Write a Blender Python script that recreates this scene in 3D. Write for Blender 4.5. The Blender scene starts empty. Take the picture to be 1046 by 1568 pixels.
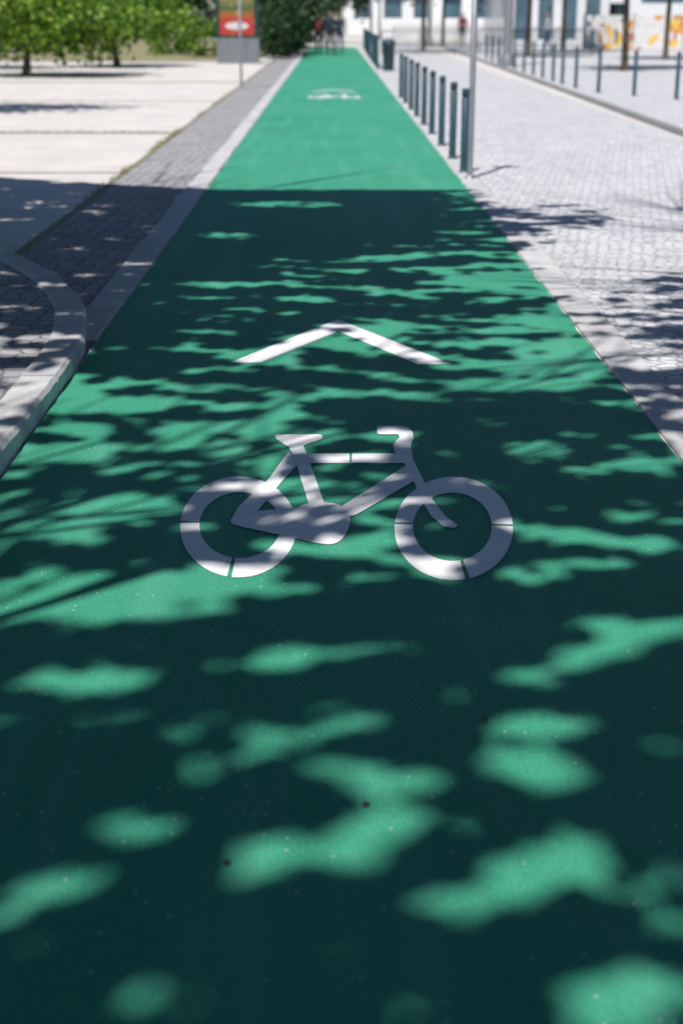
import bpy, bmesh, math, random
import numpy as np
from mathutils import Vector, Matrix, noise
random.seed(7); rng=np.random.default_rng(7)
R=math.radians
scene=bpy.context.scene
scene.view_settings.view_transform='Standard'
try: scene.view_settings.look='None'
except Exception: pass
scene.view_settings.exposure=0

# ------------------------------------------------------------------ camera
H=1.6; F=2178.0; TH=math.atan(759/F); PSI=R(0.3726)
cT,sT=math.cos(TH),math.sin(TH)
cam_d=bpy.data.cameras.new("camera"); cam=bpy.data.objects.new("camera",cam_d)
scene.collection.objects.link(cam); scene.camera=cam
cam.location=(0,0,H); cam.rotation_euler=(R(90)-TH,0,-PSI)
cam_d.sensor_fit='VERTICAL'; cam_d.sensor_height=36; cam_d.lens=50; cam_d.clip_end=3000; cam_d.clip_start=0.05
cam_d.dof.use_dof=True; cam_d.dof.focus_distance=5.1; cam_d.dof.aperture_fstop=2.4

def gp(px,py):
    """survey of the ground plane: metres from a point measured on the photo"""
    v=py-784; dn=F*sT+v*cT; fw=F*cT-v*sT; X=H*(px-523)/dn; Y=H*fw/dn
    return (X*math.cos(PSI)+Y*math.sin(PSI), -X*math.sin(PSI)+Y*math.cos(PSI))
def inv(X,Y):
    x=X*math.cos(PSI)-Y*math.sin(PSI); y=X*math.sin(PSI)+Y*math.cos(PSI)
    dep=y*cT+H*sT; vv=-y*sT+H*cT
    if dep<0.2: return (523,3000)
    return (523+F*x/dep, 784+F*vv/dep)

# ------------------------------------------------------------------ light
EL=R(60); AZ=R(22)      # shadows fall away from the camera and slightly right
sun_to=Vector((-math.sin(AZ)*math.cos(EL),-math.cos(AZ)*math.cos(EL),math.sin(EL)))
sd=bpy.data.lights.new("sun",'SUN'); sd.energy=5.0; sd.angle=R(0.55); sd.color=(1,0.96,0.925)
so=bpy.data.objects.new("sun",sd); scene.collection.objects.link(so)
so.rotation_euler=sun_to.to_track_quat('Z','Y').to_euler(); so.location=(-10,-20,40)
w=bpy.data.worlds.new("World"); scene.world=w; w.use_nodes=True
nt=w.node_tree; bg=nt.nodes["Background"]; sky=nt.nodes.new("ShaderNodeTexSky")
sky.sky_type='NISHITA'; sky.sun_disc=False; sky.sun_elevation=EL; sky.sun_rotation=R(180)+AZ
sky.ozone_density=6.0; sky.dust_density=0.3
nt.links.new(sky.outputs[0],bg.inputs[0]); bg.inputs[1].default_value=0.06

# ------------------------------------------------------------------ material helpers
class M:
    def __init__(s,name,rough=0.7,spec=0.3,metal=0.0):
        s.m=bpy.data.materials.new(name); s.m.use_nodes=True; s.t=s.m.node_tree
        s.b=s.t.nodes["Principled BSDF"]; s.b.inputs["Roughness"].default_value=rough
        s.b.inputs["Specular IOR Level"].default_value=spec; s.b.inputs["Metallic"].default_value=metal
        s.pos=s.t.nodes.new("ShaderNodeNewGeometry")
    def link(s,a,b): s.t.links.new(a,b)
    def mapping(s,scale=(1,1,1),rot=(0,0,0),loc=(0,0,0)):
        n=s.t.nodes.new("ShaderNodeMapping"); n.inputs["Scale"].default_value=scale
        n.inputs["Rotation"].default_value=rot; n.inputs["Location"].default_value=loc
        s.link(s.pos.outputs["Position"],n.inputs[0]); return n.outputs[0]
    def noise(s,scale,detail=3,vec=None,rough=0.5):
        n=s.t.nodes.new("ShaderNodeTexNoise"); n.inputs["Scale"].default_value=scale
        n.inputs["Detail"].default_value=detail; n.inputs["Roughness"].default_value=rough
        s.link(vec or s.pos.outputs["Position"],n.inputs["Vector"]); return n.outputs[0]
    def vor(s,scale,feature='F1',vec=None,rnd=1.0,dim='3D'):
        n=s.t.nodes.new("ShaderNodeTexVoronoi"); n.voronoi_dimensions=dim; n.feature=feature; n.inputs["Scale"].default_value=scale
        n.inputs["Randomness"].default_value=rnd
        s.link(vec or s.pos.outputs["Position"],n.inputs["Vector"]); return n
    def ramp(s,fac,stops,interp='LINEAR'):
        n=s.t.nodes.new("ShaderNodeValToRGB"); cr=n.color_ramp; cr.interpolation=interp
        while len(cr.elements)<len(stops): cr.elements.new(0.5)
        for e,(p,c) in zip(cr.elements,stops):
            e.position=p; e.color=(c,c,c,1) if isinstance(c,(int,float)) else (*c,1)
        s.link(fac,n.inputs[0]); return n.outputs[0]
    def mix(s,fac,a,b,mode='MIX'):
        n=s.t.nodes.new("ShaderNodeMix"); n.data_type='RGBA'; n.blend_type=mode
        if isinstance(fac,(int,float)): n.inputs[0].default_value=fac
        else: s.link(fac,n.inputs[0])
        for i,x in ((6,a),(7,b)):
            if isinstance(x,tuple): n.inputs[i].default_value=(*x,1)
            else: s.link(x,n.inputs[i])
        return n.outputs[2]
    def math(s,op,a,b=0.0):
        n=s.t.nodes.new("ShaderNodeMath"); n.operation=op
        for i,x in ((0,a),(1,b)):
            if isinstance(x,(int,float)): n.inputs[i].default_value=x
            else: s.link(x,n.inputs[i])
        return n.outputs[0]
    def color(s,c):
        if isinstance(c,tuple): s.b.inputs["Base Color"].default_value=(*c,1)
        else: s.link(c,s.b.inputs["Base Color"])
    def bump(s,h,strength=0.5,dist=0.01):
        n=s.t.nodes.new("ShaderNodeBump"); n.inputs["Strength"].default_value=strength
        n.inputs["Distance"].default_value=dist; s.link(h,n.inputs["Height"]); s.link(n.outputs[0],s.b.inputs["Normal"])

def mat_green():
    m=M("green_lane_coating",0.55,0.07)
    big=m.noise(0.8,3); fine=m.noise(210,1,None,0.6)
    c=m.mix(m.ramp(big,[(0.3,0),(0.7,1)]),(0.052,0.315,0.190),(0.070,0.385,0.245))
    c=m.mix(m.ramp(fine,[(0.42,0.0),(0.62,0.5)]),c,(0.015,0.18,0.12))
    c=m.mix(m.ramp(fine,[(0.30,0.45),(0.42,0.0)]),c,(0.17,0.50,0.38))
    st=m.noise(1.0,2,m.mapping((6,0.35,1)))
    c=m.mix(m.ramp(st,[(0.5,0.0),(0.8,0.4)]),c,(0.15,0.43,0.32))
    v=m.vor(42,'F1',None,1.0,'2D')
    sepc=m.t.nodes.new("ShaderNodeSeparateColor"); m.link(v.outputs["Color"],sepc.inputs[0])
    v2=m.math('MULTIPLY',m.math('LESS_THAN',v.outputs["Distance"],0.11),m.math('GREATER_THAN',sepc.outputs[0],0.975))
    c=m.mix(v2,c,(0.6,0.7,0.65)); m.color(c)
    m.bump(fine,0.5,0.004); return m.m
def mat_paint():
    m=M("white_road_paint",0.5,0.3)
    c=m.mix(m.ramp(m.noise(3,3),[(0.35,0),(0.7,1)]),(0.89,0.88,0.90),(0.80,0.81,0.84))
    f=m.noise(140,3,None,0.7)
    wear=m.ramp(f,[(0.66,0.0),(0.72,0.7)])
    c=m.mix(wear,c,(0.10,0.33,0.24)); m.color(c); m.bump(f,0.3,0.003); return m.m
def mat_cobble(name,scale,c1,c2,joint,rot=0.0,jw=0.09,rnd=0.35,bumpd=0.012,dirt=.3):
    m=M(name,0.75,0.25); vec=m.mapping((1,1,0),(0,0,rot))
    e=m.vor(scale,'DISTANCE_TO_EDGE',vec,rnd,'2D'); cell=m.vor(scale,'F1',vec,rnd,'2D')
    sep=m.t.nodes.new("ShaderNodeSeparateColor"); m.link(cell.outputs["Color"],sep.inputs[0])
    c=m.mix(m.ramp(sep.outputs[0],[(0.0,0.0),(0.75,0.35),(1,1)]),c1,c2)
    c=m.mix(m.ramp(m.noise(0.9,4),[(0.4,0.0),(0.75,dirt)]),c,tuple(x*0.65 for x in c1))
    n2=m.noise(60,2)
    c=m.mix(m.ramp(n2,[(0.45,0.0),(0.8,0.25)]),c,joint)
    jm=m.ramp(e.outputs["Distance"],[(jw*0.35,0.75),(jw,0.0)])
    c=m.mix(jm,c,joint); m.color(c)
    hgt=m.math('ADD',m.ramp(e.outputs["Distance"],[(0.0,0.0),(jw*2.2,1.0)]),m.math('MULTIPLY',sep.outputs[1],0.6))
    m.bump(hgt,0.7,bumpd); return m.m
def mat_stone(name,c1,c2,sc=4,dk=.25):
    m=M(name,0.75,0.25); isl=m.pos
    c=m.mix(m.ramp(m.noise(sc,4,None,0.65),[(0.3,0),(0.7,1)]),c1,c2)
    f=m.noise(90,2)
    c=m.mix(m.ramp(f,[(0.45,0.0),(0.75,0.3)]),c,tuple(x*0.5 for x in c2))
    c=m.mix(m.math('MULTIPLY',isl.outputs["Random Per Island"],dk),c,tuple(x*0.6 for x in c2))
    m.color(c); m.bump(f,0.5,0.006); return m.m
def mat_plain(name,c,rough=0.6,metal=0.0,var=0.2,sc=8):
    m=M(name,rough,0.4,metal); m.color(m.mix(m.ramp(m.noise(sc,3),[(0.35,0.0),(0.75,1.0)]),c,tuple(x*(1-var) for x in c))); return m.m
def mat_leaf(name,c1,c2,c3,trans=.3):
    m=M(name,0.5,0.35); rp=m.pos.outputs["Random Per Island"]
    c=m.ramp(rp,[(0.0,c1),(0.55,c2),(1.0,c3)]); m.color(c)
    if trans>0:
        tr=m.t.nodes.new("ShaderNodeBsdfTranslucent"); m.link(c,tr.inputs[0])
        mx=m.t.nodes.new("ShaderNodeMixShader"); mx.inputs[0].default_value=trans
        out=m.t.nodes["Material Output"]; m.link(m.b.outputs[0],mx.inputs[1]); m.link(tr.outputs[0],mx.inputs[2]); m.link(mx.outputs[0],out.inputs[0])
    return m.m
def mat_bark():
    m=M("bark",0.9,0.1); c=m.mix(m.ramp(m.noise(6,4,m.mapping((3,3,0.6))),[(0.3,0),(0.7,1)]),(0.06,0.045,0.035),(0.16,0.13,0.10)); m.color(c); return m.m

GREEN=mat_green(); PAINT=mat_paint(); BARK=mat_bark()
CALC=mat_cobble("limestone_setts",12.5,(0.74,0.74,0.75),(0.46,0.47,0.50),(0.28,0.28,0.31),0.2,0.09,0.8,0.014,.45)
GRAN=mat_cobble("granite_setts",9,(0.46,0.45,0.45),(0.27,0.28,0.31),(0.12,0.12,0.12),0.03,0.10,0.6,0.014,.4)
SLAB=mat_stone("pale_concrete",(0.74,0.70,0.66),(0.60,0.57,0.545),1.1,0)
KST=mat_stone("kerb_limestone",(0.68,0.67,0.66),(0.50,0.50,0.52),5)
MORT=mat_plain("mortar",(0.2,0.19,0.18),0.95)
MOSS=mat_stone("mossy_joint",(0.34,0.32,0.22),(0.19,0.19,0.12),6,.1)
TEAL=mat_plain("teal_painted_steel",(0.03,0.075,0.10),0.45,0.0,0.25)
STEEL=mat_plain("galvanised_steel",(0.36,0.38,0.40),0.4,0.6)
GREY=mat_plain("grey_panel",(0.20,0.22,0.24),0.5)
DARK=mat_plain("dark_metal",(0.03,0.04,0.045),0.5)
WALL=mat_plain("white_render",(0.80,0.81,0.82),0.8,0,0.12,0.8)
GLASS=mat_plain("window_glass",(0.10,0.17,0.22),0.08,0.0,0.4,1.0)
LEAF_UP=mat_leaf("plane_leaf",(0.025,0.06,0.02),(0.035,0.075,0.025),(0.05,0.09,0.03),0)
LEAF_A=mat_leaf("bright_leaf",(0.03,0.10,0.012),(0.14,0.29,0.025),(0.33,0.46,0.06))
LEAF_D=mat_leaf("dark_leaf",(0.008,0.03,0.012),(0.025,0.065,0.02),(0.05,0.11,0.03),.15)

# ------------------------------------------------------------------ mesh helpers
def obj(name,verts,faces,mats,mi=None,parent=None,smooth=False):
    me=bpy.data.meshes.new(name); me.from_pydata([tuple(v) for v in verts],[],faces)
    for m in (mats if isinstance(mats,list) else [mats]): me.materials.append(m)
    if mi is not None:
        for p,i in zip(me.polygons,mi): p.material_index=i
    if smooth:
        for p in me.polygons: p.use_smooth=True
    me.update(); o=bpy.data.objects.new(name,me); scene.collection.objects.link(o)
    if parent: o.parent=parent
    return o
def empty(name,loc=(0,0,0)):
    o=bpy.data.objects.new(name,None); o.empty_display_size=0.3; scene.collection.objects.link(o); return o
class Geo:
    def __init__(s): s.v=[]; s.f=[]; s.mi=[]
    def add(s,v,f,mi=0):
        b=len(s.v); s.v+=[tuple(x) for x in v]; s.f+=[tuple(i+b for i in q) for q in f]; s.mi+=[mi]*len(f)
    def box(s,x0,x1,y0,y1,z0,z1,mi=0,bv=0.0,rot=None):
        if bv>0:
            v=[(x0,y0,z0),(x1,y0,z0),(x1,y1,z0),(x0,y1,z0),(x0,y0,z1-bv),(x1,y0,z1-bv),(x1,y1,z1-bv),(x0,y1,z1-bv),
               (x0+bv,y0+bv,z1),(x1-bv,y0+bv,z1),(x1-bv,y1-bv,z1),(x0+bv,y1-bv,z1)]
            f=[(0,3,2,1),(0,1,5,4),(1,2,6,5),(2,3,7,6),(3,0,4,7),(4,5,9,8),(5,6,10,9),(6,7,11,10),(7,4,8,11),(8,9,10,11)]
        else:
            v=[(x0,y0,z0),(x1,y0,z0),(x1,y1,z0),(x0,y1,z0),(x0,y0,z1),(x1,y0,z1),(x1,y1,z1),(x0,y1,z1)]
            f=[(0,3,2,1),(0,1,5,4),(1,2,6,5),(2,3,7,6),(3,0,4,7),(4,5,6,7)]
        s.add(v,f,mi)
    def tube(s,pts,rad,n=8,mi=0,cap=True):
        pts=[Vector(p) for p in pts]; vs=[]
        for i,p in enumerate(pts):
            d=(pts[min(i+1,len(pts)-1)]-pts[max(i-1,0)]).normalized()
            a=Vector((0,0,1)) if abs(d.z)<0.9 else Vector((1,0,0))
            u=d.cross(a).normalized(); w_=d.cross(u)
            for k in range(n):
                t=2*math.pi*k/n; vs.append(p+(u*math.cos(t)+w_*math.sin(t))*rad[i])
        fs=[(i*n+k,i*n+(k+1)%n,(i+1)*n+(k+1)%n,(i+1)*n+k) for i in range(len(pts)-1) for k in range(n)]
        if cap: fs+=[tuple(range(n)),tuple((len(pts)-1)*n+k for k in range(n))]
        s.add(vs,fs,mi)
    def lathe(s,x,y,prof,n=16,mi=0):
        vs=[(x+r*math.cos(2*math.pi*k/n),y+r*math.sin(2*math.pi*k/n),z) for r,z in prof for k in range(n)]
        fs=[(i*n+k,i*n+(k+1)%n,(i+1)*n+(k+1)%n,(i+1)*n+k) for i in range(len(prof)-1) for k in range(n)]
        fs.append(tuple((len(prof)-1)*n+k for k in range(n))); s.add(vs,fs,mi)
    def make(s,name,mats,parent=None,smooth=False): return obj(name,s.v,s.f,mats,s.mi,parent,smooth)
def strip(name,x0,x1,y0,y1,z,mat,jit=0.0,step=0.25):
    n=max(1,int((y1-y0)/step)); v=[]; 
    for i in range(n+1):
        y=y0+(y1-y0)*i/n; v+=[(x0+random.uniform(-jit,jit),y,z),(x1+random.uniform(-jit,jit),y,z)]
    return obj(name,v,[(2*i,2*i+1,2*i+3,2*i+2) for i in range(n)],mat)

# ------------------------------------------------------------------ ground & lane
obj("ground",[(-700,-300,0),(700,-300,0),(700,1200,0),(-700,1200,0)],[(0,1,2,3)],SLAB)
LX0,LX1=-1.22,1.32
strip("cycle_lane",LX0,LX1,-6,82,0.004,GREEN,0.006,0.12)
strip("cobbled_pavement",1.53,4.85,-6,95,0.004,CALC)
strip("cobbled_verge",-2.2,-1.43,-6,60,0.004,GRAN)
strip("border_bedding",1.328,1.528,-6,82,0.0035,MORT)
strip("border_bedding",-1.428,-1.228,-6,82,0.0035,MORT)
g=Geo(); y=-6.0
while y<82:
    L=random.uniform(0.85,1.1); j=random.uniform(-0.004,0.004)
    g.box(1.328+j,1.523+j,y,y+L-0.012,0,0.013+random.uniform(-.002,.003),0,0.005); y+=L
y=7.3
while y<82:
    L=random.uniform(0.85,1.1); j=random.uniform(-0.006,0.006)
    g.box(-1.424+j,-1.229+j,y,y+L-0.015,0,0.013+random.uniform(-.002,.004),0,0.005); y+=L
g.make("stone_border",[KST])
g=Geo()
for Y0,wd in ((15.7,0.10),(21.2,0.26),(29.5,0.12),(38.0,0.4)):
    g.box(-30,-2.272,Y0,Y0+wd,0,0.005)
g.box(-2.27,-2.205,7,60,0,0.006)
g.make("paving_joint",[MOSS])
N=1500; vs=[];fs=[]
for i in range(N):
    if random.random()<0.6: x=-2.25+random.gauss(0,0.03); y=random.uniform(12,32) if random.random()<.6 else random.uniform(15,22)
    else: x=random.uniform(-8,-2.4); y=21.35+random.gauss(0,0.07)
    if noise.noise((x*.6,y*.6,0))<-.05: continue
    h=random.uniform(0.015,0.06); a=random.uniform(0,6.28); dx,dy=0.006*math.cos(a),0.006*math.sin(a)
    b=len(vs); vs+=[(x-dx,y-dy,0.004),(x+dx,y+dy,0.004),(x+random.uniform(-.03,.03),y+random.uniform(-.03,.03),h)]; fs.append((b,b+1,b+2))
obj("grass",vs,fs,mat_leaf("dry_grass",(0.16,0.17,0.03),(0.26,0.24,0.06),(0.32,0.28,0.1)))

# raised pavement with rounded kerb, left
path=[(-1.225,-4),(-1.225,0),(-1.225,3),(-1.225,6.6),(-1.24,7.0),(-1.29,7.4),(-1.37,7.85),(-1.50,8.3),(-1.68,8.8),(-1.92,9.3),(-2.2,9.8),(-2.6,10.35),(-3.2,11.0),(-4.2,11.7),(-6,12.3),(-10,12.8)]
def resample(p,step):
    out=[]
    pts=[Vector((*q,0)) for q in p]
    seg=[(pts[i+1]-pts[i]).length for i in range(len(pts)-1)]; tot=sum(seg); n=int(tot/step)
    for k in range(n+1):
        d=tot*k/n;i=0
        while i<len(seg)-1 and d>seg[i]: d-=seg[i];i+=1
        out.append(pts[i].lerp(pts[i+1],min(1,d/seg[i])))
    return out
rs=resample(path,0.1); KH=0.085; KW=0.17
def nrm(i):
    d=(rs[min(i+1,len(rs)-1)]-rs[max(0,i-1)]).normalized(); return Vector((-d.y,d.x,0))
g=Geo(); i=0
while i<len(rs)-1:
    k=random.choice([6,7,8,9]) if rs[i].y<6.3 else random.choice([3,4]); j=min(i+k,len(rs)-1)
    vs=[];hz=KH+random.uniform(-.004,.006)
    for q in range(i,j+1):
        p=rs[q].copy(); n_=nrm(q); d=(rs[min(q+1,len(rs)-1)]-rs[max(0,q-1)]).normalized()
        if q==i:p+=d*0.005
        if q==j:p-=d*0.005
        o_=random.uniform(-.003,.003)
        for off,z in ((0,0),(0.0+o_,hz-0.018),(0.016+o_,hz),(KW-0.01,hz),(KW,hz-0.01),(KW,0)):
            vs.append((p.x+n_.x*off,p.y+n_.y*off,z))
    m=j-i+1; fs=[(a*6+b,(a+1)*6+b,(a+1)*6+b+1,a*6+b+1) for a in range(m-1) for b in range(5)]
    fs+=[tuple(range(6))[::-1],tuple((m-1)*6+b for b in range(6))]
    g.add(vs,fs); i=j
g.make("stone_kerb",[KST])
inn=[(rs[i]+nrm(i)*(KW-0.004)) for i in range(0,len(rs))]
vs=[(p.x,p.y,KH-0.012) for p in inn]+[(-14,12.8,KH-0.012),(-14,-4,KH-0.012)]
obj("raised_pavement",vs,[tuple(range(len(vs)))],GRAN)

# right hand kerb line
g=Geo(); y=-4.0
def kx(y): return 4.86+max(0,y-18)*0.018
while y<90:
    L=random.uniform(.9,1.1); a,b=kx(y),kx(y+L)
    g.add([(a,y,0),(a+.16,y,0),(b+.16,y+L-.015,0),(b,y+L-.015,0),(a+.01,y,.07),(a+.15,y,.07),(b+.15,y+L-.015,.07),(b+.01,y+L-.015,.07)],
          [(0,1,5,4),(1,2,6,5),(2,3,7,6),(3,0,4,7),(4,5,6,7)]); y+=L
g.make("stone_kerb",[mat_stone("grey_kerb",(0.34,0.34,0.34),(0.25,0.25,0.25))])
n=60; vs=[];
for i in range(n+1):
    y=-4+94*i/n; vs+=[(kx(y)+.155,y,.06),(60,y,.06)]
obj("promenade_pavement",vs,[(2*i,2*i+1,2*i+3,2*i+2) for i in range(n)],CALC)

# ------------------------------------------------------------------ painted symbols
def symbol(dy):
    root=empty("bicycle_road_marking"); g=Geo(); lay=[0]
    def W(px,py):
        x,y=gp(px,py); return (x,y+dy)
    def poly(pts):
        z=0.0065+lay[0]*0.0002; lay[0]+=1
        v=[(*W(*p),z) for p in pts]; g.add(v,[tuple(range(len(v)))])
    def ring(cx,cy,rx,ry,ix,iy,irx,iry,gaps):
        z=0.0065+lay[0]*0.0002; lay[0]+=1; n=160
        def gap(t):
            return any(abs((t-a+math.pi)%(2*math.pi)-math.pi)<w_ for a,w_ in gaps)
        P=[]
        for k in range(n+1):
            t=2*math.pi*k/n; P.append((*W(cx+rx*math.cos(t),cy+ry*math.sin(t)),z)); P.append((*W(ix+irx*math.cos(t),iy+iry*math.sin(t)),z))
        fs=[(2*k,2*k+1,2*k+3,2*k+2) for k in range(n) if not gap(2*math.pi*(k+.5)/n)]
        g.add(P,fs)
    ring(365.5,809.5,89,77.5,368,807,62,50.5,[(math.pi+0.10,0.013),(math.pi/2+0.16,0.025)])
    ring(694.5,812,90.5,79.5,692.5,809.5,60,52.5,[(-0.05,0.013),(math.pi+.10,0.013),(math.pi/2-0.24,0.025)])
    def sm(pts,it=2):
        for _ in range(it):
            q=[]
            for i in range(len(pts)):
                a=pts[i];b=pts[(i+1)%len(pts)]
                q+=[(a[0]*.75+b[0]*.25,a[1]*.75+b[1]*.25),(a[0]*.25+b[0]*.75,a[1]*.25+b[1]*.75)]
            pts=q
        return pts
    poly([(421,669),(425,667.5),(491,667.5),(494,670),(493,674),(484,678),(470,682),(463,686),(441,686),(433,681),(424,675)])
    poly([(441,684),(464,684),(471,700),(497,775),(474,778),(455,716),(449,700)])
    poly([(442,694),(459,710),(430,742),(396,784),(372,800),(357,803),(356,796),(366,778),(392,754),(412,736)])
    poly(sm([(352,800),(362,792),(392,785),(452,782),(462,776),(480,772),(512,772),(530,782),(538,800),(530,822),(516,836),(494,837),(448,826),(400,816),(358,807)],2))
    poly([(468,697),(535.5,697),(535.5,712),(473,712)]); poly([(539,697),(613,697),(620,712),(539,712)])
    poly([(522,779),(612,722),(622,716),(636,738),(560,783),(544,792),(530,794)])
    poly([(604,690),(630,690),(632,706),(648,738),(662,768),(682,794),(700,807),(697,812),(680,810),(660,794),(648,774),(636,746),(619,712),(606,701)])
    poly([(577,656),(582,655),(616,655),(626,658),(632,665),(633,674),(629,684),(630,693),(603,693),(602,685),(606,678),(612,673),(610,668),(582,668),(578,667)])
    g.make("bicycle_symbol",[PAINT],root)
    g2=Geo(); v=[(*W(*p),0.0065) for p in [(351,557.5),(516,491),(526,494),(691,559),(641,560),(518,509),(399,556.5)]]
    g2.add(v,[(0,1,5,6),(1,2,5),(2,3,4,5)]); g2.make("chevron",[PAINT],root)
symbol(0); symbol(26.4)

# ------------------------------------------------------------------ canopy above the path: unseen leaves placed to cast the mapped shade
def leaves(name,C,size,mat,parent=None,flat=0.5,normal=None):
    C=np.asarray(C,dtype=float)
    if C.shape[1]==4: size=C[:,3]; C=C[:,:3]
    n=len(C)
    nr=rng.normal(size=(n,3)); nr/=np.linalg.norm(nr,axis=1)[:,None]
    base=np.array(normal if normal else (0,0,1.0)); nr=nr*(1-flat)+base*flat; nr/=np.linalg.norm(nr,axis=1)[:,None]
    t=rng.normal(size=(n,3)); u=np.cross(nr,t); u/=np.linalg.norm(u,axis=1)[:,None]; v=np.cross(nr,u)
    s=(size*rng.uniform(0.65,1.25,n))[:,None]
    shp=[(-.5,0),(-.2,.3),(.15,.34),(.5,0),(.15,-.34),(-.2,-.3)]
    V=np.stack([C+u*s*a+v*s*b+nr*s*(0.08*abs(b)) for a,b in shp],axis=1).reshape(-1,3)
    me=bpy.data.meshes.new(name); me.vertices.add(n*6); me.vertices.foreach_set("co",V.ravel().astype(np.float32))
    me.loops.add(n*6); me.loops.foreach_set("vertex_index",np.arange(n*6,dtype=np.int32))
    me.polygons.add(n); me.polygons.foreach_set("loop_start",np.arange(0,n*6,6,dtype=np.int32)); me.polygons.foreach_set("loop_total",np.full(n,6,dtype=np.int32))
    me.materials.append(mat); me.update(calc_edges=True); me.validate()
    o=bpy.data.objects.new(name,me); scene.collection.objects.link(o)
    if parent:o.parent=parent
    return o

XS=[0,130,260,390,520,650,780,910,1046]  # shade wanted on the ground, sets where overhead leaves are placed
GRID=[(268,[.9]*3+[1,1,1,-.3,-.3,-.5]),(296,[.93,.93,.95,1,1,1,-.2,-.3,-.5]),(318,[.9,.92,.94,.97,1,1,.4,.35,-.8]),(340,[.86,.88,.92,1,1,1,.65,.5,-.8]),(362,[.82,.88,.88,.93,1,.9,.6,.15,-.8]),
(385,[.82,.86,.92,.93,.93,.75,.45,-.3,-.3]),(430,[.78,.86,.88,.72,.64,.6,.3,.0,.42]),(480,[.80,.88,.8,.72,.7,.62,.4,.3,.5]),(520,[.68,.82,.76,.64,.5,.5,.4,.2,.5]),
(560,[.5,.75,.62,.54,.48,.44,.38,.2,.52]),(600,[.42,.36,.42,.5,.56,.6,.45,.42,.55]),(640,[.36,.3,.35,.42,.58,.8,.78,.72,.65]),(690,[.36,.36,.38,.38,.5,.76,.74,.78,.55]),
(740,[.5,.58,.52,.45,.56,.72,.83,.7,.6]),(790,[.45,.5,.56,.5,.6,.8,.92,.8,.75]),(840,[.48,.75,.76,.64,.6,.68,.83,.75,.75]),(880,[.35,.42,.52,.55,.7,.83,.85,.97,.92]),
(915,[.3,.25,.38,.5,1,1,1,1,1]),(950,[.6,.6,.78,1,1,1,1,1,1]),(975,[1.1]*9),(3200,[1.1]*9)]
def gridv(px,py):
    px=min(1045.9,max(0,px)); i=0
    while i<len(XS)-2 and px>XS[i+1]: i+=1
    fx=(px-XS[i])/(XS[i+1]-XS[i]); j=0
    while j<len(GRID)-2 and py>GRID[j+1][0]: j+=1
    a,b=GRID[j],GRID[j+1]; fy=min(1,max(0,(py-a[0])/(b[0]-a[0])))
    return (a[1][i]*(1-fx)+a[1][i+1]*fx)*(1-fy)+(b[1][i]*(1-fx)+b[1][i+1]*fx)*fy
# lit patches (+) and shadow bands (-) on the ground that shape leaf placement
SP=[(150,918,190,22,-3,1),(60,888,110,12,-3,.9),(400,905,100,15,-2,1),(180,945,90,12,0,1),(590,884,50,11,0,1),(810,892,65,9,0,1),
(560,996,115,14,-3,1),(420,1015,120,20,-4,1),(130,1045,125,27,-4,1),(910,1005,90,25,-10,1),(985,975,100,27,-14,1),(900,955,80,11,0,.9),
(800,1040,65,17,0,.85),(525,1100,75,26,0,.85),(420,1125,70,22,0,.8),(250,1100,130,19,0,.8),(370,1165,115,17,0,.8),(840,1118,100,24,0,1),(830,1185,90,35,0,1),
(575,1193,130,31,0,1),(0,1110,45,26,0,.9),(610,1262,120,34,3,1),(205,1270,90,33,-5,1),(420,1312,95,50,-3,1),(530,1305,75,30,0,.9),
(100,1355,105,35,-8,1),(20,1410,60,30,0,.9),(50,1445,70,30,0,.9),(850,1325,112,54,-8,1),(730,1380,140,40,-4,1),(1035,1310,50,32,0,1),
(980,1365,95,30,0,.85),(1030,1410,70,30,0,.9),(540,1480,115,32,0,.8),(965,1535,125,72,0,1),(560,1560,125,30,0,.75),(220,1530,130,36,0,.6),(1000,1145,60,18,0,.8),(700,1065,45,18,0,.8),
(815,690,58,18,0,1),(790,590,135,13,0,1),(955,715,110,14,-4,1),(580,828,68,17,0,1),(860,820,95,14,0,1),(900,862,78,11,0,1),(1000,668,58,9,0,1),
(440,313,95,5,0,.9),(345,362,50,5,0,.9),(340,436,80,5,0,1),(640,392,120,5,-3,.9),(760,430,90,12,0,1),(830,560,95,14,0,1),(870,500,60,10,0,.9),
(170,620,125,16,0,1),(110,685,145,11,0,1),(340,655,145,12,0,1),(60,812,98,17,0,1),(420,540,72,9,0,.9),
(445,531,85,11,-21,1),(603,531,90,11,21,1),(455,675,55,12,0,1),(545,703,85,10,0,.9),(612,668,40,14,0,1),(440,797,95,11,-3,.9),(345,742,70,9,-8,.9),(740,745,60,8,8,.8),(360,872,80,10,0,.9),(690,880,90,10,0,.8),(570,755,50,10,-30,.8),(300,800,22,20,0,.7),(770,800,22,22,0,.6),
(760,655,80,9,0,-.85),(850,770,110,9,0,-.85),(200,751,210,6,-5,-.85),(180,853,110,8,0,-.85),(770,468,110,4,-6,-.9),(590,478,90,6,0,-.9),(230,500,90,7,0,-.9),(330,385,120,14,0,-.9),(90,715,90,4,3,-.7)]
SP=[(a,b,c,d,R(e),s,math.cos(R(e)),math.sin(R(e))) for a,b,c,d,e,s in SP]
def cdf(x): return 0.5*(1+math.erf(x/1.414))
def ss(x): x=min(1,max(0,x)); return x*x*(3-2*x)
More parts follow.
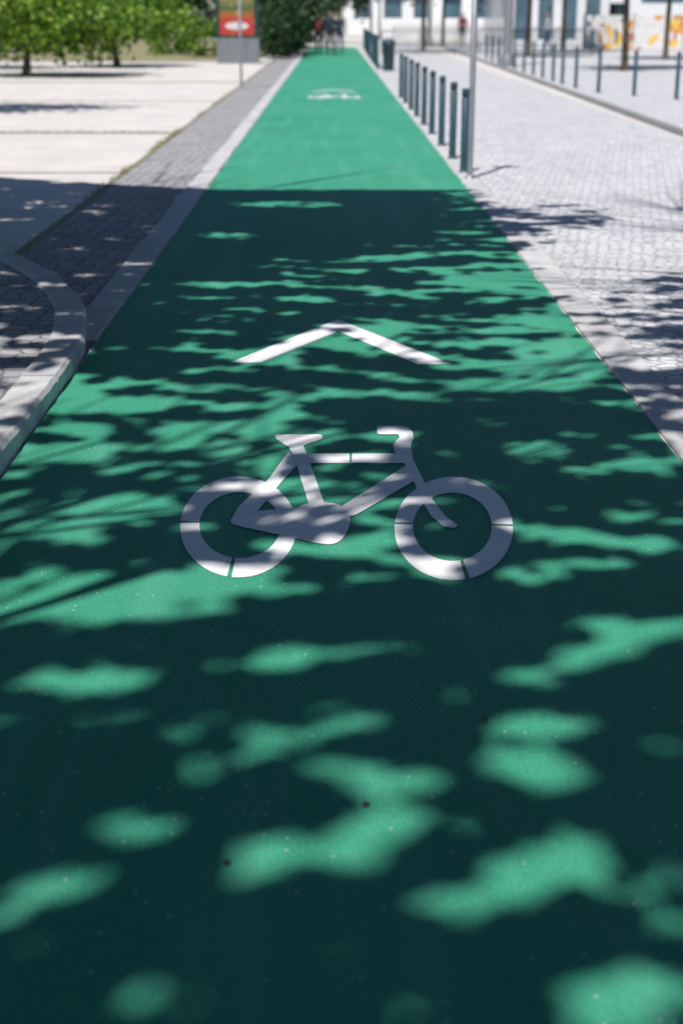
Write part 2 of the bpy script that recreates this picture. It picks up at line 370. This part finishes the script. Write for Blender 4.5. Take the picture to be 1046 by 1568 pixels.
def shade(gx,gy):
    edge=14.15 if gx>-1.2 else 14.15+(-1.2-gx)*0.52  # leaves stop at this line to draw the straight far shadow edge
    if gy>edge-0.05: return 0
    px,py=inv(gx,gy)
    d=1.1 if gy<2.0 else gridv(px,py)
    # streaks of the wanted shade run across the path, gently curved
    wy=gy+0.14*math.sin(gx*1.3+0.6)+0.10*gx
    n=noise.noise((gx*1.7,wy*6.0,3.1))+0.75*noise.noise((gx*3.6,wy*14,7.7))+0.5*noise.noise((gx*9,wy*27,1.7))
    u=cdf(n/0.42)
    if d<.93: d-=0.12
    acc=ss((d*1.12-.03-u)/.26+.5) if d<1.05 else 1.0
    for cx,cy,rx,ry,e,s,ce,se in SP:
        dx,dy=px-cx,py-cy
        if abs(dx)>rx*1.4 or abs(dy)>ry*1.4+rx*.4: continue
        X=(dx*ce+dy*se)/rx; Y=(-dx*se+dy*ce)/ry
        t=X*X+Y*Y-0.55*noise.noise((gx*5,gy*10,1.3))
        k=ss((1.25-t)/.6)
        if s>0: acc=min(acc,1-s*k)
        else: acc=max(acc,-s*k)
    return acc
trunks=[(-3.9,-0.8),(4.5,-1.4),(-5.2,6.0),(5.6,5.6)]
TL=[[] for _ in trunks]
for layer in range(5):
    cell=0.095 if layer<4 else 0.1
    gx=-6.0
    while gx<6.2:
        gy=-5.0  # crowns carried on behind the camera, added to block sky light
        while gy<16.8:
            x=gx+random.uniform(0,cell); y=gy+random.uniform(0,cell)
            gy+=cell
            px,py=inv(x,y)
            far = px<-250 or px>1300 or y<1.2
            if far and layer>1: continue
            a=shade(x,y)
            if layer==4 and a<.9: continue
            if a>0 and random.random()<a:
                if y>12.5: h=random.uniform(4.2,5.4)
                elif y>8: h=random.uniform(4.8,7.0)
                elif y>3.8: h=random.uniform(5.2,8.0)
                else: h=random.uniform(6.5,9.8)
                P=Vector((x,y,0))+sun_to*(h/sun_to.z)
                k=min(range(4),key=lambda q:(trunks[q][0]-P.x)**2+(trunks[q][1]-P.y)**2)
                TL[k].append((*P,0.17 if a>.85 else .115))
        gx+=cell
def treeroot(name,x,y,th,r,limbs,rl,sub=3):
    root=empty(name); g=Geo()
    bx,by=random.uniform(-.1,.1),random.uniform(-.1,.1)
    g.tube([(x,y,-.05),(x+.01,y,.15),(x+bx*.4,y+by*.4,th*.5),(x+bx,y+by,th)],[r*1.35,r*1.05,r*.85,r*.7],12)
    for (ex,ey,ez) in limbs:
        s=Vector((x+bx,y+by,th-.05)); e=Vector((ex,ey,ez)); m=s.lerp(e,.45)+Vector((random.uniform(-.2,.2),random.uniform(-.2,.2),(e-s).length*.12))
        pts=[s,s.lerp(m,.5)+Vector((0,0,.1)),m,m.lerp(e,.5)+Vector((random.uniform(-.1,.1),random.uniform(-.1,.1),.05)),e]
        g.tube(pts,[rl,rl*.8,rl*.6,rl*.4,rl*.18],7)
        for q in range(sub):
            a=pts[2+q%2].lerp(pts[3],random.random()*.6); d=(e-s).normalized()+Vector((random.uniform(-.8,.8),random.uniform(-.8,.8),random.uniform(-.1,.3)))
            L=(e-s).length*random.uniform(.25,.45); b=a+d*L*.5+Vector((random.uniform(-.1,.1),random.uniform(-.1,.1),.04)); g.tube([a,b,a+d*L],[rl*.4,rl*.26,rl*.1],5)
            if sub>3:
                for _ in range(3):
                    d2=d.normalized()+Vector((random.uniform(-.9,.9),random.uniform(-.9,.9),random.uniform(-.1,.2)))
                    g.tube([b,b+d2*L*.25+Vector((0,0,.03)),b+d2*L*.55],[.014,.011,.005],4)
    g.make("trunk",[BARK],root,True); return root
for (tx,ty),L in zip(trunks,TL):
    idx=[random.randrange(len(L)) for _ in range(18)]
    limbs=[(L[i][0],L[i][1],min(L[i][2],8.0)) for i in idx]
    root=treeroot("plane_tree",tx,ty,3.6,0.17,limbs,0.05,5)
    leaves("crown",L,0.165,LEAF_UP,root,0.62,sun_to[:])

def crown_pts(cx,cy,cz,rx,ry,rz,n,clumps):
    cs=[]
    while len(cs)<clumps:
        a=rng.uniform(-1,1,3)
        if 0.25<np.dot(a,a)<1: cs.append(a)
    cs=np.array(cs); k=rng.integers(0,clumps,n); sg=rng.uniform(.1,.24,clumps)[k][:,None]
    P=cs[k]*0.88+rng.normal(size=(n,3))*sg
    P=P*np.array([rx,ry,rz])+np.array([cx,cy,cz])
    return P[P[:,2]>0.05]
def gtree(name,x,y,th,cz,rx,ry,rz,n,ls,mat,r=.12,cx=None,cy=None,clumps=34):
    cx=x if cx is None else cx; cy=y if cy is None else cy
    limbs=[(cx+random.uniform(-.7,.7)*rx,cy+random.uniform(-.7,.7)*ry,cz+random.uniform(-.3,.6)*rz) for _ in range(8)]
    root=treeroot(name,x,y,th,r,limbs,r*.45)
    leaves("crown",crown_pts(cx,cy,cz,rx,ry,rz,n,clumps),ls,mat,root,.2)
    return root
# left side
gtree("orange_tree",-8.6,42.0,.85,2.0,2.9,2.4,1.3,11000,.17,LEAF_A,.12,-8.1,42.2,44)
gtree("orange_tree",-7.2,50,.8,2.1,2.3,2.2,1.6,7000,.18,LEAF_A,.12)
gtree("orange_tree",-12.5,48,.8,2.1,3.4,3,1.8,7000,.18,LEAF_A,.13)
gtree("plane_tree",-9.4,24.3,3.0,4.7,3.4,1.6,1.3,4000,.2,LEAF_D,.16,-8.3,24.6)
gtree("plane_tree",-4.6,66,3.2,4.4,4.2,3.2,2.3,5000,.26,LEAF_D,.18)
gtree("plane_tree",-3.0,80,2.6,4.0,4.0,3.6,2.9,5000,.28,LEAF_D,.18)
# right side promenade
for (x,y) in ((8.75,44.6),(7.8,59.6),(4.3,70.6),(12.5,56),(6.2,84),(10.5,68)):
    gtree("plane_tree",x,y,2.9,4.7,2.3,2.3,1.9,3000,.24,LEAF_D,.11)
# shrubs & tree belt
def mass(name,boxes,ls,mat,dens):
    P=[]
    for (x,y,z,rx,ry,rz) in boxes:
        n=int(dens*rx*ry*rz)+300; P.append(crown_pts(x,y,z,rx,ry,rz,n,26))
    return leaves(name,np.concatenate(P),ls,mat,None,.15)
mass("shrub",[(-5.0,60,.8,1.0,1.0,1.0),(-6.8,62,1.0,1.2,1,1.3)],.14,LEAF_A,1200)
mass("hedge",[(-2.05-i*.05,60+i*3,1.1,1.1,1.8,1.5) for i in range(8)],.17,LEAF_D,450)
mass("tree_belt",[(-1.8-i*3.4+random.uniform(-.8,.8),96+random.uniform(-6,6)+(-12 if i>1 else 0),3.2,3.0,2.5,3.8+random.random()) for i in range(18)],.4,LEAF_D,60)
mass("distant_trees",[(0.2+i*1.2,125+random.uniform(-3,3),4.6,1.5,1.5,3.0) for i in range(3)]+[(6+i*4.5,100+random.uniform(-3,3),4.8,2.0,2,2.4) for i in range(8)],.4,LEAF_D,80)
obj("dry_grass_bank",[(-12,56,.02),(-3.0,56,.02),(-2.6,84,.35),(-30,84,.5),(-30,64,.1)],[(0,1,2,3,4)],mat_stone("dry_turf",(0.36,0.32,0.20),(0.2,0.21,0.10),2,0))

# ------------------------------------------------------------------ street furniture
def bollard(x,y,h=.88,r=.042,z=0.012):
    g=Geo(); g.lathe(x,y,[(r*1.5,z),(r*1.5,z+.008),(r*1.05,z+.012),(r,z+.03),(r,h-.10),(r*.82,h-.095),(r*.82,h-.085),(r,h-.08),(r,h-.012),(r*.8,h),(0.002,h+.003)],18)
    return g.make("bollard",[TEAL],None,True)
for Yb in (15.7,17.25,19.05,20.9,22.75,24.7,26.55,28.6,30.5): bollard(1.42,Yb)
for (x,y) in ((6.75,29.0),(6.2,30.4),(5.68,31.6),(5.55,33.8),(5.55,35.8),(5.56,37.4),(5.58,39.4),(5.6,41.4),(5.62,43.6),(5.64,46),(5.66,48.5),(5.7,51),(5.8,54),(5.9,57)): bollard(x,y,.95,.04,.06)
BLUE=mat_plain("blue_sign",(0.02,0.12,0.45),.4)
def signpost(name,x,y,h,r):
    root=empty(name); g=Geo(); g.lathe(x,y,[(r*2.0,.012),(r*2.0,.02),(r*1.1,.026),(r,.05),(r,h),(r*.3,h+.01)],14); g.make("post",[STEEL],root,True)
    g=Geo(); n=28; yy=y-r-.012; q=.16
    v=[(x+q*math.cos(2*math.pi*k/n),yy,h-.2+q*math.sin(2*math.pi*k/n)) for k in range(n)]; v+=[(a,b+.006,c) for a,b,c in v]
    g.add(v,[tuple(range(n)),tuple(range(n,2*n))]+[(k,(k+1)%n,n+(k+1)%n,n+k) for k in range(n)])
    g.make("sign_disc",[BLUE],root)
signpost("traffic_sign",1.43,15.1,2.6,.03)
signpost("traffic_sign",-2.1,34.5,3.1,.032)
def lamp(x,y,h=8,r=.13):
    root=empty("street_lamp"); g=Geo(); g.lathe(x,y,[(r*1.5,.06),(r*1.5,.3),(r*1.1,.4),(r,.6),(r*.6,h)],16)
    g.tube([(x,y,h-.05),(x-.3,y,h+.35),(x-1.4,y,h+.5)],[r*.5,r*.4,r*.35],8); g.box(x-2.0,x-1.35,y-.14,y+.14,h+.44,h+.56,0,.03); g.make("column",[STEEL],root,True)
lamp(5.65,48.0,8,.15); lamp(5.2,80,8,.12); lamp(2.4,92,7,.09); lamp(3.3,104,7,.09)
# advertising panel
root=empty("advertising_panel"); KX,KY=-3.35,53.5
g=Geo(); g.box(KX-.74,KX+.30,KY-.22,KY+.25,0,.86,0,.02); g.box(KX+.31,KX+.76,KY-.18,KY+.25,0,.86,0,.02); g.make("plinth",[GREY],root)
g=Geo(); g.box(KX-.76,KX-.64,KY-.13,KY+.13,.87,2.9); g.box(KX+.60,KX+.74,KY-.13,KY+.13,.87,2.9); g.box(KX-.638,KX+.598,KY-.12,KY+.12,.87,.97); g.box(KX-.638,KX+.598,KY-.12,KY+.12,2.75,2.95); g.make("frame",[mat_plain("dark_green_metal",(0.02,0.06,0.05),.4)],root)
m=M("poster_print",.35,.5); sp=m.t.nodes.new("ShaderNodeSeparateXYZ"); m.link(m.pos.outputs["Position"],sp.inputs[0])
zr=m.math('MULTIPLY',sp.outputs[2],0.333)
c=m.ramp(zr,[(0.0,(0.5,0.03,0.03)),(0.50,(0.5,0.05,0.04)),(0.56,(0.35,0.15,0.03)),(0.62,(0.08,0.12,0.05)),(0.8,(0.4,0.3,0.1))])
c=m.mix(m.ramp(m.vor(3.4).outputs["Distance"],[(0.22,.9),(0.28,0.0)]),c,(0.6,0.42,0.2)); m.color(c)
g=Geo(); g.box(KX-.636,KX+.596,KY-.08,KY+.08,.972,2.748); g.make("poster",[m.m],root)
g=Geo(); n=24; g.add([(KX-.02+.42*math.cos(6.283*k/n),KY-.086,1.28+.13*math.sin(6.283*k/n)) for k in range(n)],[tuple(range(n))]); g.make("logo",[mat_plain("white_print",(.75,.7,.68))],root)
# railings
def railing(x0,y0,x1,y1,h=1.0,z0=0.0,name="railing"):
    g=Geo(); L=math.hypot(x1-x0,y1-y0); n=max(2,int(L/.14))
    for k in range(n+1):
        t=k/n; x=x0+(x1-x0)*t; y=y0+(y1-y0)*t; big=(k%12==0)
        g.tube([(x,y,z0),(x,y,z0+h+(0.03 if big else -.05))],[.028 if big else .011]*2,6)
    for z in (h,.14): g.tube([(x0,y0,z0+z),(x1,y1,z0+z)],[.024]*2,6)
    g.make(name,[TEAL],None)
railing(1.45,47,1.5,56); railing(1.5,58,1.7,80)
railing(2.2,66,6.2,64,1.0); railing(6.3,64,11,61,1.0,.06)
railing(3.2,78,16,76,1.0,.06)
g=Geo(); g.lathe(1.75,46.0,[(.14,.0),(.17,.05),(.19,.75),(.21,.76),(.21,.86),(.12,.95),(.01,.97)],18); g.make("litter_bin",[TEAL],None,True)

# ------------------------------------------------------------------ buildings
def building(name,x0,x1,y,depth,h,storey,bay,glassfrac,z0=0):
    root=empty(name); g=Geo(); g.box(x0,x1,y+.3,y+depth,z0,h); 
    g.make("glazing",[GLASS],root)
    g=Geo(); nb=int((x1-x0)/bay)
    zs=[z0+i*storey for i in range(int(h/storey)+1)]
    for z in zs: g.box(x0-.05,x1+.05,y,y+.296,z,z+storey*(1-glassfrac)*.6)
    for k in range(nb+1):
        xx=x0+k*(x1-x0)/nb; ww=.22 if glassfrac>.5 else bay*.2
        for z in zs[:-1]: g.box(xx-ww,xx+ww,y+.003,y+.293,z+storey*(1-glassfrac)*.6+.002,z+storey-.002)
    g.make("facade",[WALL],root)
    g=Geo(); g.box(x0-.3,x1+.3,y-.2,y+depth+.2,h+.6,h+1.0); g.make("roof",[WALL],root)
building("office_building",9.5,14.5,80,14,11,3.6,1.25,.8)
building("exhibition_hall",15.2,46,78,16,9,4.4,4.0,.15)
building("apartment_building",1.5,60,135,14,22,3.2,2.6,.25)
building("apartment_building",-60,-12,130,14,16,3.2,2.6,.5)
g=Geo(); g.box(2.6,9.2,108,108.3,0,1.3,0,.03); g.box(9.4,24,110,110.3,0,1.3,0,.03); g.make("garden_wall",[WALL])
# painted hoarding
m=M("mural_paint",.6,.3); v=m.vor(2.9,'F1',m.mapping((1,0,.7)));v2=m.vor(3.1,'F1',m.mapping((1,0,1)))
s1=m.t.nodes.new("ShaderNodeSeparateColor"); m.link(v.outputs["Color"],s1.inputs[0])
c=m.ramp(s1.outputs[0],[(0,(0.72,0.7,0.68)),(.34,(0.78,0.72,0.65)),(.46,(0.75,0.33,0.08)),(.54,(0.74,0.74,0.74)),(.64,(0.15,0.4,0.45)),(.70,(0.8,0.55,0.12)),(.78,(0.5,0.2,0.15)),(.82,(0.75,0.74,0.72))],'CONSTANT')
c=m.mix(m.ramp(v2.outputs["Distance"],[(0.12,1.0),(0.16,0.0)]),c,(0.18,0.2,0.22)); m.color(c)
g=Geo(); x=12.1
root=empty("painted_hoarding")
while x<34:
    g.box(x,x+2.37,72,72.06,.1,1.65); x+=2.4
g.make("panels",[m.m],root)
g=Geo(); x=12.09
while x<34.5: g.box(x-.035,x+.005,71.96,72.1,.06,1.75); x+=2.4
g.make("posts",[STEEL],root)

# ------------------------------------------------------------------ people
SKIN=mat_plain("skin",(0.45,0.27,0.19)); HAIR=mat_plain("hair",(0.03,0.02,0.015)); SHOE=mat_plain("shoes",(0.04,0.04,0.04))
def person(x,y,rot,top,bottom,step=.22,scale=1.0,z=0.0):
    V=[];E=[];Rr=[]
    def a(p,r,par=None):
        V.append(p);Rr.append(r if isinstance(r,tuple) else (r,r)); 
        if par is not None:E.append((par,len(V)-1))
        return len(V)-1
    pel=a((0,0,.95),(.15,.11)); sp_=a((0,0,1.14),(.13,.10),pel); ch=a((0,0,1.34),(.15,.11),sp_); nb=a((0,0,1.455),(.065,.065),ch); nk=a((0,.01,1.52),(.052,.055),nb)
    h1=a((0,.02,1.585),(.066,.075),nk); h2=a((0,.015,1.655),(.078,.092),h1); a((0,0,1.73),(.055,.065),h2)
    for s in (-1,1):
        sw=s*step
        sh=a((s*.165,0,1.41),.062,ch); el=a((s*.225,-sw*.25-.02,1.14),.043,sh); wr=a((s*.235,-sw*.6+.05,.92),.029,el); ha=a((s*.235,-sw*.6+.07,.86),(.02,.036),wr)
        for k in range(4): 
            f=a((s*(.235),-sw*.6+.045+.018*k,.81),.0095,ha); a((s*.225,-sw*.6+.05+.018*k,.775+.004*abs(k-1.5)),.008,f)
        t=a((s*.215,-sw*.6+.115,.84),.010,ha); a((s*.21,-sw*.6+.125,.81),.009,t)
        hp=a((s*.09,0,.88),.092,pel); kn=a((s*.095,sw*.5+.02,.5),.06,hp); an=a((s*.095,sw-.03,.10+(0.04 if sw<0 else 0)),.042,kn); a((s*.1,sw+.13,.04),.038,an)
    me=bpy.data.meshes.new("body"); me.from_pydata(V,E,[]); o=bpy.data.objects.new("tmp",me); scene.collection.objects.link(o)
    sk=o.modifiers.new("s",'SKIN'); 
    for i,r in enumerate(Rr): me.skin_vertices[0].data[i].radius=r
    me.skin_vertices[0].data[0].use_root=True
    sb=o.modifiers.new("b",'SUBSURF'); sb.levels=2; sb.render_levels=2
    dg=bpy.context.evaluated_depsgraph_get(); ne=bpy.data.meshes.new_from_object(o.evaluated_get(dg)); bpy.data.objects.remove(o)
    root=empty("pedestrian")
    bo=bpy.data.objects.new("body",ne); scene.collection.objects.link(bo); bo.parent=root
    ne.materials.clear()
    for m_ in (SKIN,top,bottom,SHOE,HAIR): ne.materials.append(m_)
    for p in ne.polygons:
        c=p.center; p.use_smooth=True
        if c.z>1.69 or (c.z>1.56 and c.y<-.005): i=4
        elif c.z>1.49: i=0
        elif abs(c.x)>.18 and c.z<.92 and c.z>.7: i=0
        elif c.z<.10: i=3
        elif c.z<.97 and abs(c.x)<.2: i=2
        else: i=1
        p.material_index=i
    g=Geo(); g.add([(-.012,.10,1.625),(.012,.10,1.625),(0,.10,1.665),(0,.128,1.63)],[(0,1,3),(1,2,3),(2,0,3)])
    for s in(-1,1): g.box(s*.03-.012,s*.03+.012,.098,.108,1.652,1.662,1)
    g.box(-.025,.025,.09,.1,1.597,1.603,1); g.make("face",[SKIN,HAIR],root)
    root.location=(x,y,z); root.rotation_euler=(0,0,rot); root.scale=(scale,)*3
navy=mat_plain("navy_cloth",(0.02,0.03,0.06)); red=mat_plain("red_cloth",(0.16,0.03,0.035)); blk=mat_plain("black_cloth",(0.015,0.015,0.02)); blu=mat_plain("denim",(0.05,0.09,0.18)); wht=mat_plain("pale_cloth",(0.5,0.5,0.52))
person(-.6,66,math.pi,red,blk,.2,1.0,.004); person(-.05,65,math.pi+.1,navy,blk,-.24,1.04,.004); person(.36,67,math.pi-.1,navy,blu,.2,1.0,.004)
person(6.7,77,math.pi,red,blk,.2,1.0,.06); person(-.3,79,0,blk,blu,.2,1,.004); person(9.5,66,1.2,wht,blu,.2,1,.06)

P=[gp(348,1328),gp(742,1108),gp(560,1238)]
leaves("fallen_leaves",[(a,b,.012) for a,b in P],.018,mat_plain("dead_leaf",(0.05,0.03,0.015)),None,.9)
print("leaves",[len(l) for l in TL])
